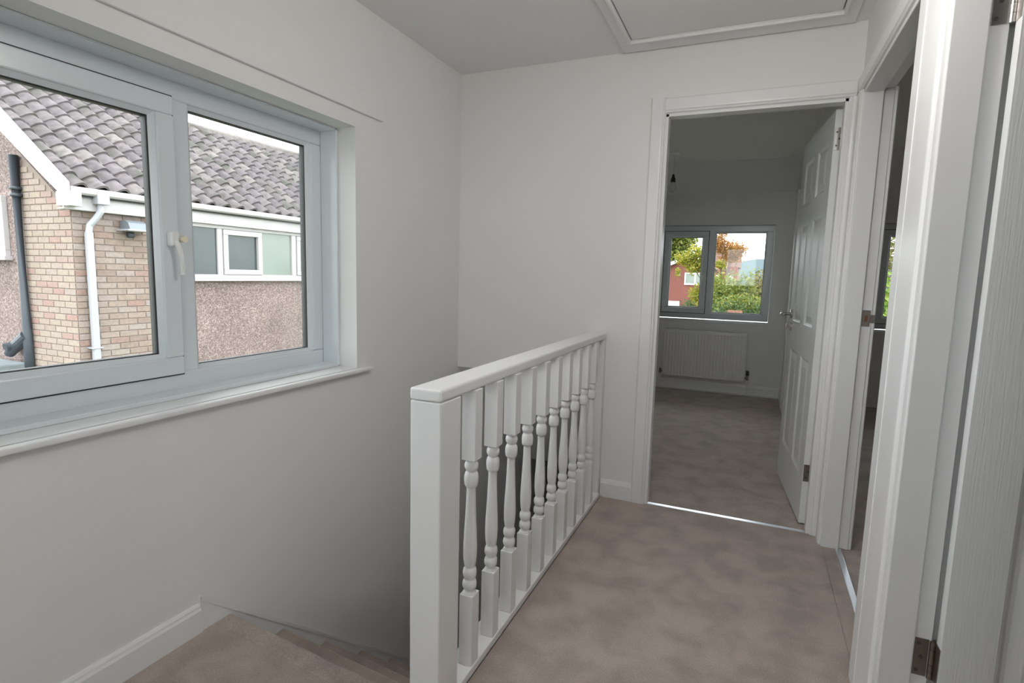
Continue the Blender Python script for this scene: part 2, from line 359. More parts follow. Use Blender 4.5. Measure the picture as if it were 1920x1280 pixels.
# ------------------------------------------------------------------ windows
def ring(bm, p0, p1, wd, d0, d1, to3, bev=.006):
    """rectangular frame of bars between outer corners p0,p1 (u,v), bar width wd, depth d0..d1; to3(u,v,d)"""
    u0, v0 = p0; u1, v1 = p1
    for a, b in (((u0, v0), (u1, v0+wd)), ((u0, v1-wd), (u1, v1)), ((u0, v0+wd), (u0+wd, v1-wd)), ((u1-wd, v0+wd), (u1, v1-wd))):
        P, Q = to3(a[0], a[1], d0), to3(b[0], b[1], d1)
        lo_ = tuple(min(P[i], Q[i]) for i in range(3)); hi = tuple(max(P[i], Q[i]) for i in range(3))
        box(bm, lo_, hi, bev, 2)
def bevel_ring(bm, p0, p1, wd, da, db, to3):
    """bead sloping from depth da (outer edge) to db (inner edge)"""
    o_ = [(p0[0], p0[1]), (p1[0], p0[1]), (p1[0], p1[1]), (p0[0], p1[1])]
    i_ = [(p0[0]+wd, p0[1]+wd), (p1[0]-wd, p0[1]+wd), (p1[0]-wd, p1[1]-wd), (p0[0]+wd, p1[1]-wd)]
    vo = [bm.verts.new(to3(*p, da)) for p in o_]; vi = [bm.verts.new(to3(*p, db)) for p in i_]
    vo2 = [bm.verts.new(to3(*p, da+.03)) for p in o_]; vi2 = [bm.verts.new(to3(*p, da+.03)) for p in i_]
    for k in range(4):
        j = (k+1) % 4
        for A_, B_ in ((vo, vi), (vi, vi2), (vo2, vo)): bm.faces.new((A_[k], A_[j], B_[j], B_[k]))
def window(name, label, to3, u0, u1, z0, z1, dep, mull, sash, fw=.062, handle=True, hz=None):
    """u along the wall, depth positive outward. mull=(a,b) mullion span. sash on the low-u side.
    dep = depth of frame's inner face."""
    e = empty(name, to3((u0+u1)/2, z0, dep)); struct(e, label, 'window')
    inv = Vector(e.location)
    def T(u, v, d): return tuple(Vector(to3(u, v, d))-inv)
    bm = bmesh.new(); ring(bm, (u0, z0), (u1, z1), fw, dep, dep+.065, T)
    box_a, box_b = T(mull[0], z0+fw-.004, dep+.001), T(mull[1], z1-fw+.004, dep+.065)
    box(bm, tuple(min(box_a[i], box_b[i]) for i in range(3)), tuple(max(box_a[i], box_b[i]) for i in range(3)), .006, 2)
    bevel_ring(bm, (mull[1]-.002, z0+fw-.002), (u1-fw+.002, z1-fw+.002), .016, dep+.006, dep+.020, T)
    obj('window_frame', bm, M['pvc'], e)
    g = bmesh.new(); bevel_ring(g, (mull[1]+.012, z0+fw+.012), (u1-fw-.012, z1-fw-.012), .004, dep+.019, dep+.024, T)
    obj('gasket', g, M['gasket'], e)
    def pane(a, b, c, d, par, dd, m=M['glass']):
        P_, Q_ = T(a, b, dd), T(c, d, dd+.004)
        return obj('pane', B((tuple(min(P_[i], Q_[i]) for i in range(3)), tuple(max(P_[i], Q_[i]) for i in range(3)))), m, par)
    pane(mull[1]+.008, z0+fw+.008, u1-fw-.008, z1-fw-.008, e, dep+.028)
    s0, s1 = (u0+fw-.012, z0+fw-.006), (mull[0]+.006, z1-fw+.006)
    bm = bmesh.new(); ring(bm, s0, s1, sash, dep-.014, dep+.05, T, .005)
    bevel_ring(bm, (s0[0]+sash-.002, s0[1]+sash-.002), (s1[0]-sash+.002, s1[1]-sash+.002), .016, dep-.008, dep+.008, T)
    sa = obj('sash', bm, M['pvc'], e)
    g = bmesh.new(); k = sash+.013; bevel_ring(g, (s0[0]+k, s0[1]+k), (s1[0]-k, s1[1]-k), .004, dep+.007, dep+.014, T)
    bevel_ring(g, (s0[0]-.005, s0[1]-.005), (s1[0]+.005, s1[1]+.005), .006, dep-.0025, dep-.001, T)
    obj('gasket', g, M['gasket'], sa)
    pane(s0[0]+sash+.008, s0[1]+sash+.008, s1[0]-sash-.008, s1[1]-sash-.008, sa, dep+.018)
    if handle:
        hu = mull[0]-.022; hz = hz or (z0+z1)/2
        h = bmesh.new()
        P_, Q_ = T(hu-.016, hz-.022, dep-.040), T(hu+.012, hz+.026, dep-.012)
        box(h, tuple(min(P_[i], Q_[i]) for i in range(3)), tuple(max(P_[i], Q_[i]) for i in range(3)), .006, 3)
        tube(h, [T(hu, hz-.004, dep-.034), T(hu+.006, hz-.03, dep-.044), T(hu+.011, hz-.06, dep-.048), T(hu+.012, hz-.115, dep-.046)], [.009, .009, .0085, .0075], 10)
        ho = obj('handle', h, M['whiteplastic'], sa, smooth=False)
        k_ = cyl(bmesh.new(), T(hu+.024, hz+.002, dep-.026), T(hu+.024, hz+.002, dep-.048), .010, .011, 14)
        cyl(k_, T(hu+.004, hz+.002, dep-.030), T(hu+.026, hz+.002, dep-.030), .004, n=8)
        obj('key_button', k_, M['cream'], ho)
    return e, T
# window 1 : left wall (u = y, outward = -x)
e1, T1 = window('window_1', 'large white side window with opening sash and deep reveal above the stairs', lambda u, v, d: (XL-d, u, v), W0+.002, W1-.002, .772, 1.805, .185, (1.270, 1.338), .060, fw=.066, hz=1.285)
# reveal trims and sill
bm = bmesh.new()
def tb(a, b): 
    P_, Q_ = T1(*a), T1(*b); box(bm, tuple(min(P_[i], Q_[i]) for i in range(3)), tuple(max(P_[i], Q_[i]) for i in range(3)), .0015, 1)
tb((W1-.010, .772, .096), (W1-.0005, 1.800, .184)); tb((W0, 1.797, .096), (W1-.010, 1.8065, .184)); tb((W0, .766, .096), (W1-.010, .780, .184))
obj('reveal_trim', bm, M['pvc'], e1)
sb = B(((XL-.10, W0-.08, .747), (XL-.0005, W1-.0005, .7645)), bev=.0)
box(sb, (XL, W0-.08, .746), (XL+.030, 2.053, .7645), .006, 3)
box(sb, (XL-.10, W0+.001, .7645), (XL, W1-.001, .7655))
so_ = obj('window_sill', sb, M['gloss'], e1); so_.location = -Vector(e1.location)
# window 2 : bedroom
e2, T2 = window('window_2', 'white bedroom window above the radiator, seen through the doorway ahead', lambda u, v, d: (u, YB+d, v), WB[0]+.002, WB[1]-.002, .772, 1.770, .09, (-.478, -.412), .052, fw=.064, hz=1.215)
sb = B(((WB[0]-.0, YB-.024, .742), (WB[1]+.012, YB+.09, .762)), bev=.004)
o = obj('window_sill', sb, M['gloss'], e2); o.location = -Vector(e2.location)
# window 3 : second bedroom
e3, T3 = window('window_3', 'white window of the room on the right, seen as a narrow slice', lambda u, v, d: (u, YB+d, v), R3W[0]+.002, R3W[1]-.002, .762, 1.770, .09, (1.66, 1.73), .050, fw=.062)
sb = B(((R3W[0]-.02, YB-.024, .732), (R3W[1]+.012, YB+.09, .752)), bev=.004)
o = obj('window_sill', sb, M['gloss'], e3); o.location = -Vector(e3.location)
# fill window : added unseen behind the camera, only to brighten the landing
e4, T4 = window('fill_window', 'added unseen window behind the camera, letting in fill daylight', lambda u, v, d: (u, -1.28-d, v), -1.448, .098, 1.002, 1.998, .04, (-.70, -.63), .050)

# ------------------------------------------------------------------ doors
def panel_face(bm, w, h, y, sgn, rects, dep=.009):
    """door face with sunk moulded panels. plane at y, outward normal sgn along y; x 0..w, z 0..h"""
    xs = sorted({0, w, *[r[0] for r in rects], *[r[1] for r in rects]}); zs = sorted({0, h, *[r[2] for r in rects], *[r[3] for r in rects]})
    def inside(x, z): return any(r[0] < x < r[1] and r[2] < z < r[3] for r in rects)
    for i in range(len(xs)-1):
        for j in range(len(zs)-1):
            if not inside((xs[i]+xs[i+1])/2, (zs[j]+zs[j+1])/2):
                q = [(xs[i], zs[j]), (xs[i+1], zs[j]), (xs[i+1], zs[j+1]), (xs[i], zs[j+1])]
                bm.faces.new([bm.verts.new((a, y, b)) for a, b in q])
    for r in rects:
        loops = []
        for ins, d in ((0, 0), (.006, .003), (.014, dep), (.022, dep), (.050, .002)):
            loops.append([bm.verts.new((a, y-sgn*d, b)) for a, b in ((r[0]+ins, r[2]+ins), (r[1]-ins, r[2]+ins), (r[1]-ins, r[3]-ins), (r[0]+ins, r[3]-ins))])
        for A_, B_ in zip(loops, loops[1:]):
            for k in range(4): bm.faces.new((A_[k], A_[(k+1) % 4], B_[(k+1) % 4], B_[k]))
        bm.faces.new(loops[-1])
def leaf_mesh(w=.762, h=1.975, t=.035):
    s, mid = .105, .10; pw = (w-2*s-mid)/2
    rects = []
    for x0 in (s, s+pw+mid):
        for z0, z1 in ((.225, .80), (.965, 1.515), (1.625, 1.855)): rects.append((x0, x0+pw, z0, z1))
    bm = bmesh.new()
    panel_face(bm, w, h, 0, -1, rects); panel_face(bm, w, h, t, 1, rects)
    for q in (((0, 0, 0), (0, t, 0), (0, t, h), (0, 0, h)), ((w, 0, 0), (w, t, 0), (w, t, h), (w, 0, h)), ((0, 0, 0), (w, 0, 0), (w, t, 0), (0, t, 0)), ((0, 0, h), (w, 0, h), (w, t, h), (0, t, h))):
        bm.faces.new([bm.verts.new(p) for p in q])
    bmesh.ops.remove_doubles(bm, verts=bm.verts, dist=1e-5)
    return bm
def lever(par, w, t, z=1.0, back=.06):
    h = empty('handle', (w-back, 0, z), parent=par)
    return h
def hinge(par, mesh_parts, name='hinge'): pass
def arch_profile(wd=.07, t=.018):     # (across, out) inner edge at 0
    return [(0, 0), (0, t-.007), (.004, t-.004), (.010, t-.006), (.014, t-.001), (.020, t), (wd-.006, t), (wd, t-.006), (wd, 0)]
# --- door 1: bedroom straight ahead
d1 = empty('door_1', (-.063, YF, 0)); struct(d1, 'open white six panel bedroom door with lever handle, straight ahead', 'door')
O1 = Vector(d1.location)
def at(o, base): o.location = -base; return o
X0, X1 = HX0+L, HX1-L
bm = B(((HX0, YF-.004, 0), (X0, YF+.104, 2.0)), ((X1, YF-.004, 0), (HX1, YF+.104, 2.0)), ((HX0, YF-.004, 2.0), (HX1, YF+.104, 2.025)), bev=.0015, seg=1)
box(bm, (X0, YF-.004, 0), (X0+.012, YF+.062, 2.0)); box(bm, (X1-.012, YF-.004, 0), (X1, YF+.062, 2.0)); box(bm, (X0, YF-.004, 1.988), (X1, YF+.062, 2.0))
at(obj('door_lining', bm, M['gloss'], d1), O1)
def arch_y(x_in, sgn, yw, z0, z1, wd=.07, clip=None):
    """vertical architrave on a wall facing -y; x_in inner edge, growing sgn"""
    pts = [(x_in+sgn*a, yw-b) for a, b in arch_profile(wd)]
    return PR(pts, 'z', z0, z1)
at(obj('architrave', arch_y(X0-.004, -1, YF, 0, 2.078), M['gloss'], d1), O1)
at(obj('architrave', arch_y(X1+.004, 1, YF, 0, 2.004, .040), M['gloss'], d1), O1)
at(obj('architrave', PR([(YF-b, 2.004+a) for a, b in arch_profile()], 'x', X0-.004, XR-.0185), M['gloss'], d1), O1)
# leaf
LW = .764
PV = Vector((X1-.004, YF+.108, .008))
lf = obj('door_leaf', leaf_mesh(LW), M['door'], d1)
ang = math.radians(-(90-5.2))      # closed leaf points to -x ; swing into bedroom
# local leaf: x from hinge, y 0 = landing face .. t ; closed direction -x so mirror: use rotation pi + ang and flip faces (symmetric leaf)
def place_leaf(o, pivot, direction, face_normal, t=.035, off=(0, 0)):
    dx = Vector((direction[0], direction[1], 0)).normalized(); nrm = Vector((face_normal[0], face_normal[1], 0)).normalized()
    m = Matrix((dx, -nrm, Vector((0, 0, 1)))).transposed().to_4x4()    # local +y points away from visible face
    m.translation = pivot
    return m
dirv = (-math.sin(math.radians(5.4)), math.cos(math.radians(5.4)))
nrm = (-dirv[1], dirv[0])
m = place_leaf(lf, Vector((.2895, YF+.095, .008))-O1, dirv, nrm)
lf.matrix_local = m
if m.determinant() < 0: pass
hd = bmesh.new()
cyl(hd, (LW-.06, 0, 1.00), (LW-.06, -.009, 1.00), .026, n=24)
tube(hd, [(LW-.06, -.004, 1.00), (LW-.06, -.045, 1.00), (LW-.066, -.056, 1.00), (LW-.085, -.060, 1.00), (LW-.185, -.062, 1.002)], [.009, .0085, .009, .0095, .008], 10)
obj('lever_handle', hd, M['steel'], lf, smooth=True)
hd = bmesh.new()
cyl(hd, (LW-.06, 0, .925), (LW-.06, -.008, .925), .025, n=24); cyl(hd, (LW-.06, -.008, .925), (LW-.06, -.022, .925), .007, n=10)
box(hd, (LW-.065, -.030, .908), (LW-.055, -.020, .942), .003, 2)
obj('thumb_turn', hd, M['steel'], lf)
def hinge_mesh(par, pos, m, h=.10, worn=False):
    """leaf on the door edge (local x<0 face at x=0, spans y 0..t)"""
    b_ = bmesh.new(); box(b_, (-.0016, .002, pos), (.0, .033, pos+h), .0005, 1); cyl(b_, (-.004, .038, pos), (-.004, .038, pos+h), .006, n=12)
    o_ = obj('hinge', b_, m, par)
    s_ = bmesh.new()
    for k in (.02, .05, .08): cyl(s_, (-.0016, .012 if k != .05 else .022, pos+k), (-.0026, .012 if k != .05 else .022, pos+k), .0042, n=10)
    obj('screw', s_, M['screw'], o_)
hinge_mesh(lf, 1.795, M['steel']); hinge_mesh(lf, .215, M['dullsteel'], .085)
# --- door 2: narrow doorway in the right wall (leaf folded out of sight inside the room)
d2 = empty('door_2', (XR, (D3a+D3b)/2, 0)); struct(d2, 'white frame of the narrow open doorway on the right', 'door')
O2 = Vector(d2.location)
def lining_x(a, b, x0=XR-.004, x1=.476, z=2.0):
    bm = B(((x0, a-L, 0), (x1, a, z)), ((x0, b, 0), (x1, b+L, z)), ((x0, a-L, z), (x1, b+L, z+L)), bev=.0015, seg=1)
    box(bm, (x0-.001, a, 0), (.436, a+.016, z), .0025, 2); box(bm, (x0-.001, b-.016, 0), (.436, b, z), .0025, 2); box(bm, (x0-.001, a, z-.014), (.436, b, z), .0025, 2)
    return bm
at(obj('door_lining', lining_x(D3a, D3b), M['gloss'], d2), O2)
def arch_x(y_in, sgn, xw, side, z0, z1, wd=.07):
    return PR([(xw+side*b, y_in+sgn*a) for a, b in arch_profile(wd)], 'z', z0, z1)
at(obj('architrave', arch_x(D3b+.003, 1, XR, -1, 0, 2.004, .075), M['gloss'], d2), O2)
at(obj('architrave', B(((XR-.018, D3a-.073, 0), (XR, D3a-.003, 2.004)), bev=.002), M['gloss'], d2), O2)
at(obj('architrave', PR([(XR-b, 2.004+a) for a, b in arch_profile()], 'y', D3a-.073, D3b+.078), M['gloss'], d2), O2)
at(obj('architrave', arch_x(D3b+.004, 1, .476, 1, 0, 2.004, .06), M['gloss'], d2), O2)
sk = B(((.440, D3b-.0018, 1.015), (.470, D3b, 1.085)), bev=.0004, seg=1); box(sk, (.470, D3b-.003, 1.032), (.487, D3b-.0012, 1.066))
stp = at(obj('strike_plate', sk, M['dullsteel'], d2), O2)
o = obj('latch_hole', B(((.449, D3b-.0022, 1.035), (.461, D3b-.0017, 1.062))), M['brown'], stp)
# --- door 3: nearest door, opened into the next room
d3 = empty('door_3', (XR, (D4a+D4b)/2, 0)); struct(d3, 'nearest white woodgrain door, standing open at the right edge', 'door')
O3 = Vector(d3.location)
at(obj('door_lining', lining_x(D4a, D4b), M['gloss'], d3), O3)
at(obj('architrave', arch_x(D4b+.003, 1, XR, -1, 0, 2.004, .07), M['gloss'], d3), O3)
at(obj('architrave', arch_x(D4a-.003, -1, XR, -1, 0, 2.004, .07), M['gloss'], d3), O3)
at(obj('architrave', PR([(XR-b, 2.004+a) for a, b in arch_profile()], 'y', D4a-.073, D4b+.073), M['gloss'], d3), O3)
at(obj('filler_board', B(((XR-.016, D4b+.073, 0), (XR, D3a-.073, 2.075)), bev=.0), M['gloss'], d3), O3)
lf3 = obj('door_leaf', leaf_mesh(LW), M['door'], d3)
m = place_leaf(lf3, Vector((.483, 1.568, .008))-O3, (1, 0), (0, -1)); lf3.matrix_local = m
for z0, mm in ((.205, M['dullsteel']), (1.765, M['steel'])):
    bm = B(((.441, D4b-.0018, z0+.008), (.470, D4b, z0+.108)), bev=.0005, seg=1); hz_ = at(obj('hinge', bm, mm, d3), O3)
    for j in range(5):
        c = bmesh.new(); cyl(c, (.4765, D4b-.006, z0+.008+j*.02), (.4765, D4b-.006, z0+.027+j*.02), .0062, n=14)
        obj('knuckle', c, mm, hz_)
    c = B(((.4815, 1.571, z0+.008), (.483, 1.602, z0+.108))); obj('hinge_leaf', c, mm, hz_)
    for k, xx in ((.022, .449), (.058, .456), (.094, .449)):
        c = bmesh.new(); cyl(c, (xx, D4b-.0018, z0+k), (xx, D4b-.0027, z0+k), .0045, n=12); obj('screw', c, M['screw'], hz_)

# threshold strips
t = obj('threshold_strip', B(((X0+.012, YF-.002, 0), (X1-.012, YF+.022, .004)), bev=.0015, seg=2), M['alu']); tag(t, 'thin silver carpet bar across the bedroom doorway ahead', 'carpet bar')
t = obj('threshold_strip', B(((.424, D3a+.012, 0), (.448, D3b-.012, .005)), bev=.002, seg=2), M['alu']); tag(t, 'silver carpet bar across the narrow right doorway', 'carpet bar')

# cupboard trim on bedroom side wall (pale upright strip beyond the door)
struct(obj('trim_2', B(((BX-.020, 5.70, 0), (BX, 5.78, 2.03)), bev=.003), M['gloss']), 'pale upright trim on the bedroom side wall beyond the door', 'trim')

# ------------------------------------------------------------------ banister
bn = empty('banister', (-.746, 2.0, 0)); tag(bn, 'white painted balustrade with turned spindles guarding the stairwell', 'banister')
OB = Vector(bn.location)
NXL, NXR = -.792, -.700
at(obj('newel_post', B(((NXL, 1.180, -.32), (NXR, 1.288, .8715)), bev=.004), M['gloss'], bn), OB)
at(obj('newel_post', B(((NXL+.004, YF-.042, .0), (NXR, YF-.0005, .8715)), bev=.002), M['gloss'], bn), OB)
at(obj('handrail', B(((NXL-.001, 1.178, .8725), (NXR+.001, YF-.001, .905)), bev=.007, seg=3), M['gloss'], bn, smooth=False), OB)
at(obj('base_rail', B(((NXL+.02, 1.288, .004), (-.690, YF-.042, .028)), bev=.002, seg=2), M['gloss'], bn), OB)
at(obj('base_rail', B(((NXL+.03, 1.288, -.24), (-.702, YF-.042, .004))), M['gloss'], bn), OB)
# spindle
h = .022
bm = bmesh.new()
def block(z0, z1, t0, t1):
    """square block with domed shoulder t0/t1 heights"""
    box(bm, (-h, -h, z0), (h, h, z1), .0012, 1)
block(.028, .250, 0, 0); block(.664, .872, 0, 0)
prof = [(.248, .0215), (.254, .0195), (.259, .0150), (.262, .0150), (.266, .0185), (.272, .0212), (.280, .0215), (.288, .0200), (.293, .0172), (.296, .0160), (.299, .0168), (.303, .0192), (.310, .0210), (.318, .0210), (.326, .0192), (.331, .0160), (.334, .0155),
        (.342, .0175), (.358, .0196), (.380, .0205), (.405, .0203), (.440, .0188), (.480, .0166), (.520, .0148), (.555, .0137), (.575, .0134), (.582, .0140), (.584, .0185), (.588, .0198), (.600, .0210), (.612, .0212), (.620, .0196), (.626, .0165), (.629, .0150), (.632, .0165), (.637, .0196), (.644, .0208), (.651, .0200), (.656, .0172), (.659, .0160), (.662, .0180), (.668, .0210)]
lathe(bm, prof, n=24)
sp0 = obj('baluster', bm, M['gloss'], bn)
for p in sp0.data.polygons:
    if len(p.vertices) == 4 and abs(p.normal.z) < .95 and .25 < p.center.z < .664 and abs(p.center.x) < .0216 and abs(p.center.y) < .0216: p.use_smooth = True
YS = [1.384+.1463*k for k in range(10)]
for i, y in enumerate(YS):
    o = sp0 if i == 0 else sp0.copy()
    if i: COL.objects.link(o); o.parent = bn
    o.location = (-.716+.746, y-2.0, 0)

# ------------------------------------------------------------------ loft hatch
lh = empty('loft_hatch', (-.175, 2.36, ZC)); tag(lh, 'white framed loft hatch in the landing ceiling', 'loft hatch')
OH = Vector(lh.location)
hx0, hx1, hy0, hy1 = -.61, .26, 1.98, 2.735
def hring(a, b, wd, z0, z1, bev):
    bm = bmesh.new()
    for p, q in (((a[0]-wd, a[1]-wd), (b[0]+wd, a[1])), ((a[0]-wd, b[1]), (b[0]+wd, b[1]+wd)), ((a[0]-wd, a[1]), (a[0], b[1])), ((b[0], a[1]), (b[0]+wd, b[1]))):
        box(bm, (p[0], p[1], z0), (q[0], q[1], z1), bev, 2)
    return bm
hb = hring((hx0, hy0), (hx1, hy1), .058, ZC-.012, ZC, .003); box(hb, (hx0-.058, hy1+.054, ZC-.012), (hx1+.058, hy1+.135, ZC), .003, 2)
at(obj('hatch_frame', hb, M['gloss'], lh), OH)
at(obj('hatch_bead', hring((hx0, hy0), (hx1, hy1), .014, ZC-.026, ZC-.012, .003), M['gloss'], lh), OH)
at(obj('hatch_panel', B(((hx0+.005, hy0+.005, ZC-.010), (hx1-.005, hy1-.005, ZC+.008)), bev=.001), M['ceil'], lh), OH)
for xx in (-.575, .17):
    o = at(obj('wear_mark', B(((xx, hy1-.006, ZC-.0105), (xx+.05, hy1-.0045, ZC-.006))), M['scuff'], lh), OH)

# ------------------------------------------------------------------ bedroom objects
rd = empty('radiator', (-.437, YB-.06, .40)); tag(rd, 'white ribbed panel radiator under the bedroom window', 'radiator')
OR_ = Vector(rd.location)
rx0, rx1, rz0, rz1 = -.852, -.022, .150, .650
bm = bmesh.new(); nf = 24; pts = []
fr, bk = YB-.105, YB-.085
for i in range(nf):
    a = rx0+.02+(rx1-rx0-.04)*i/nf; wdt = (rx1-rx0-.04)/nf
    for u, d in ((0, 0), (.22, .006), (.55, .006), (.78, 0)): pts.append((a+u*wdt, fr-d+.004))
pts = [(rx0, fr)]+pts+[(rx1-.02, fr+.004), (rx1, fr)]
poly = pts+[(rx1, bk), (rx0, bk)]
prism(bm, poly, 'z', rz0+.025, rz1-.03)
box(bm, (rx0, fr-.001, rz0), (rx1, bk, rz0+.027), .003, 1); box(bm, (rx0, fr-.001, rz1-.032), (rx1, bk, rz1), .003, 1)
at(obj('radiator_panel', bm, M['rad'], rd), OR_)
at(obj('top_grille', B(((rx0, fr, rz1-.004), (rx1, YB-.03, rz1+.004)), bev=.002), M['rad'], rd), OR_)
for q in (rx0-.003, rx1): at(obj('side_cover', B(((q, fr+.002, rz0+.02), (q+.003, YB-.03, rz1))), M['rad'], rd), OR_)
for q in (rx0+.1, rx1-.13): at(obj('wall_bracket', B(((q, bk, .3), (q+.03, YB-.017, .6))), M['rad'], rd), OR_)
for xx, sgn in ((rx0, -1), (rx1, 1)):
    v = bmesh.new(); cyl(v, (xx, YB-.07, .185), (xx+sgn*.03, YB-.07, .185), .010, n=10); cyl(v, (xx+sgn*.03, YB-.07, .165), (xx+sgn*.03, YB-.07, .215), .013, n=12)
    va = at(obj('valve', v, M['dullsteel'], rd), OR_)
    if sgn > 0:
        c = bmesh.new(); cyl(c, (xx+.03, YB-.07, .215), (xx+.03, YB-.07, .262), .017, .015, n=14); obj('valve_head', c, M['dark'], va)
    c = bmesh.new(); cyl(c, (xx+sgn*.03, YB-.07, 0), (xx+sgn*.03, YB-.07, .165), .0075, n=10); at(obj('pipe', c, M['whiteplastic'], rd), OR_)

PL = Vector((-.731, 5.258, ZC))
pl = empty('pendant_light', PL); tag(pl, 'bare bulb pendant light hanging from the bedroom ceiling', 'ceiling light')
bm = lathe(bmesh.new(), [(-.020, .030), (-.018, .040), (-.004, .045), (0, .045)], n=20); obj('ceiling_rose', bm, M['whiteplastic'], pl, smooth=True)
bm = tube(bmesh.new(), [(0, 0, -.018), (0, 0, -.19)], .003, 8); obj('cord', bm, M['whiteplastic'], pl)
bm = lathe(bmesh.new(), [(-.255, .019), (-.250, .021), (-.225, .020), (-.215, .014), (-.188, .009), (-.185, .004)], n=16); obj('lamp_holder', bm, M['dark'], pl, smooth=True)
bm = lathe(bmesh.new(), [(-.345, .004), (-.340, .016), (-.325, .026), (-.305, .030), (-.285, .026), (-.265, .015), (-.252, .013)], n=16); obj('bulb', bm, M['bulb'], pl, smooth=True)

struct(obj('added_eaves', B(((XL-.6, YB+.28, 2.0), (4.0, YB+.50, 2.06)), ((XL-.6, YB+.48, 1.98), (4.0, YB+.50, 2.18))), M['fascia']), 'added unseen eaves soffit above the front windows, cutting sky light', 'eaves')  # unseen overhang added to block high sky and keep the bedrooms dim
# ------------------------------------------------------------------ outside: ground and the neighbour's house
g = obj('ground', B(((-60, -40, -2.9), (90, 120, -2.62))), M['ground']); struct(g, 'garden ground outside', 'ground')
nh = empty('neighbour_house', (-9.5, 8, -2.62)); tag(nh, 'neighbouring brick and pebbledash house with pantile roof, through the side window', 'house')
ON = Vector(nh.location)
XN, YG = -7.2, 3.885
RP = math.radians(35); XE, ZE = -7.06, 2.055; SL = 2.70
rt = lambda s, y, up=0: Vector((XE-s*math.cos(RP)-(-up)*math.sin(RP), y, ZE+s*math.sin(RP)+up*math.cos(RP)))
XRG, ZRG = XE-SL*math.cos(RP), ZE+SL*math.sin(RP)
XBK = 2*XRG-XN
body = bmesh.new()
prism(body, [(XN, -2.62), (XN, 1.80), (XRG, ZRG-.12), (XBK, 1.80), (XBK, -2.62)], 'y', YG, 13.0)
at(obj('pebbledash_wall', body, M['pebble'], nh), ON)
# mortar backing slabs for the brick areas
gx0 = -8.17
ztop = lambda x: 1.86+(XN-x)*math.tan(RP)*.98
bk_f = at(obj('brick_pier', B(((XN, YG-.001, -2.62), (XN+.012, 5.28, 1.93))), M['mortar'], nh), ON)
bk_g = at(obj('brick_gable', PR([(gx0, -2.62), (XN+.012, -2.62), (XN+.012, 1.80), (gx0, ztop(gx0))], 'y', YG-.012, YG), M['mortar'], nh), ON)
def brick_mesh(ax, ln):
    t_ = .009
    if ax == 'y': return B(((0, -ln/2, -.0325), (t_, ln/2, .0325)), bev=.004, seg=1)
    return B(((-ln/2, -t_, -.0325), (ln/2, 0, .0325)), bev=.004, seg=1)
cache = {}
def brick(ax, ln, loc, par, m):
    key = (ax, round(ln, 3), m.name)
    if key not in cache:
        o = obj('brick', brick_mesh(ax, ln), m, par); cache[key] = o.data
    else:
        o = bpy.data.objects.new('brick', cache[key]); COL.objects.link(o); o.parent = par
    o.location = Vector(loc)
nbr = 0
for r in range(-1, 26):
    z = .0375+.075*r
    if z > 1.88: break
    y = YG-.010
    first = .1025 if r % 2 else .215
    k = 0
    while y < 5.27:
        ln = first if k == 0 else .215
        ln = min(ln, 5.275-y)
        if ln > .05: brick('y', ln, (XN+.012, y+ln/2, z), bk_f, M['brick']); nbr += 1
        y += ln+.010; k += 1
for r in range(-1, 36):
    z = .0375+.075*r
    x = XN+.010
    first = .215 if r % 2 else .1025
    k = 0
    while x > gx0+.03:
        ln = first if k == 0 else .215
        ln = min(ln, x-gx0)
        if z+.03 < ztop(x-ln/2)-.05 and ln > .05: brick('x', ln, (x-ln/2, YG-.012, z), bk_g, M['buff']); nbr += 1
        x -= ln+.010; k += 1
# roof deck, tiles
bm = bmesh.new()
prism(bm, [(XE+.02, ZE-.05), (XRG, ZRG-.03), (2*XRG-XE-.02, ZE-.05), (2*XRG-XE-.02, ZE-.11), (XRG, ZRG-.09), (XE+.02, ZE-.11)], 'y', YG-.13, 13.1)
rf = at(obj('roof', bm, M['under'], nh), ON)
CW, GA = .235, .230
def tile_mesh(w_=CW):
    bm = bmesh.new(); n_ = 10; top0, top1, bot = [], [], []
    Lt = GA+.07
    for i in range(n_+1):
        u = i/n_; a = .039*math.sin(2*math.pi*u-1.2)+.006*math.sin(4*math.pi*u)
        y_ = u*(w_+.004)
        # local frame: x up-slope, y along the eave, z out of the roof
        top0.append(bm.verts.new((0, y_, .058+a))); top1.append(bm.verts.new((Lt, y_, .022+a))); bot.append(bm.verts.new((0, y_, .028+a)))
    for i in range(n_):
        bm.faces.new((top0[i], top0[i+1], top1[i+1], top1[i])); bm.faces.new((bot[i], bot[i+1], top0[i+1], top0[i]))
    return bm
M_roof = Matrix((Vector((-math.cos(RP), 0, math.sin(RP))), Vector((0, 1, 0)), Vector((math.sin(RP), 0, math.cos(RP))))).transposed().to_4x4()
tdat = None; extra = bmesh.new(); nt = 0
rows = int(SL/GA)+1
def vis(s, y):
    lo_y = 3.6 + 0*s; hi_y = 7.7+s*1.0
    return y < hi_y and y > lo_y+max(0, (s-1.2))*1.35
tm = bpy.data.meshes.new('tile_extra'); tb_ = tile_mesh(); tb_.to_mesh(tm); tb_.free()
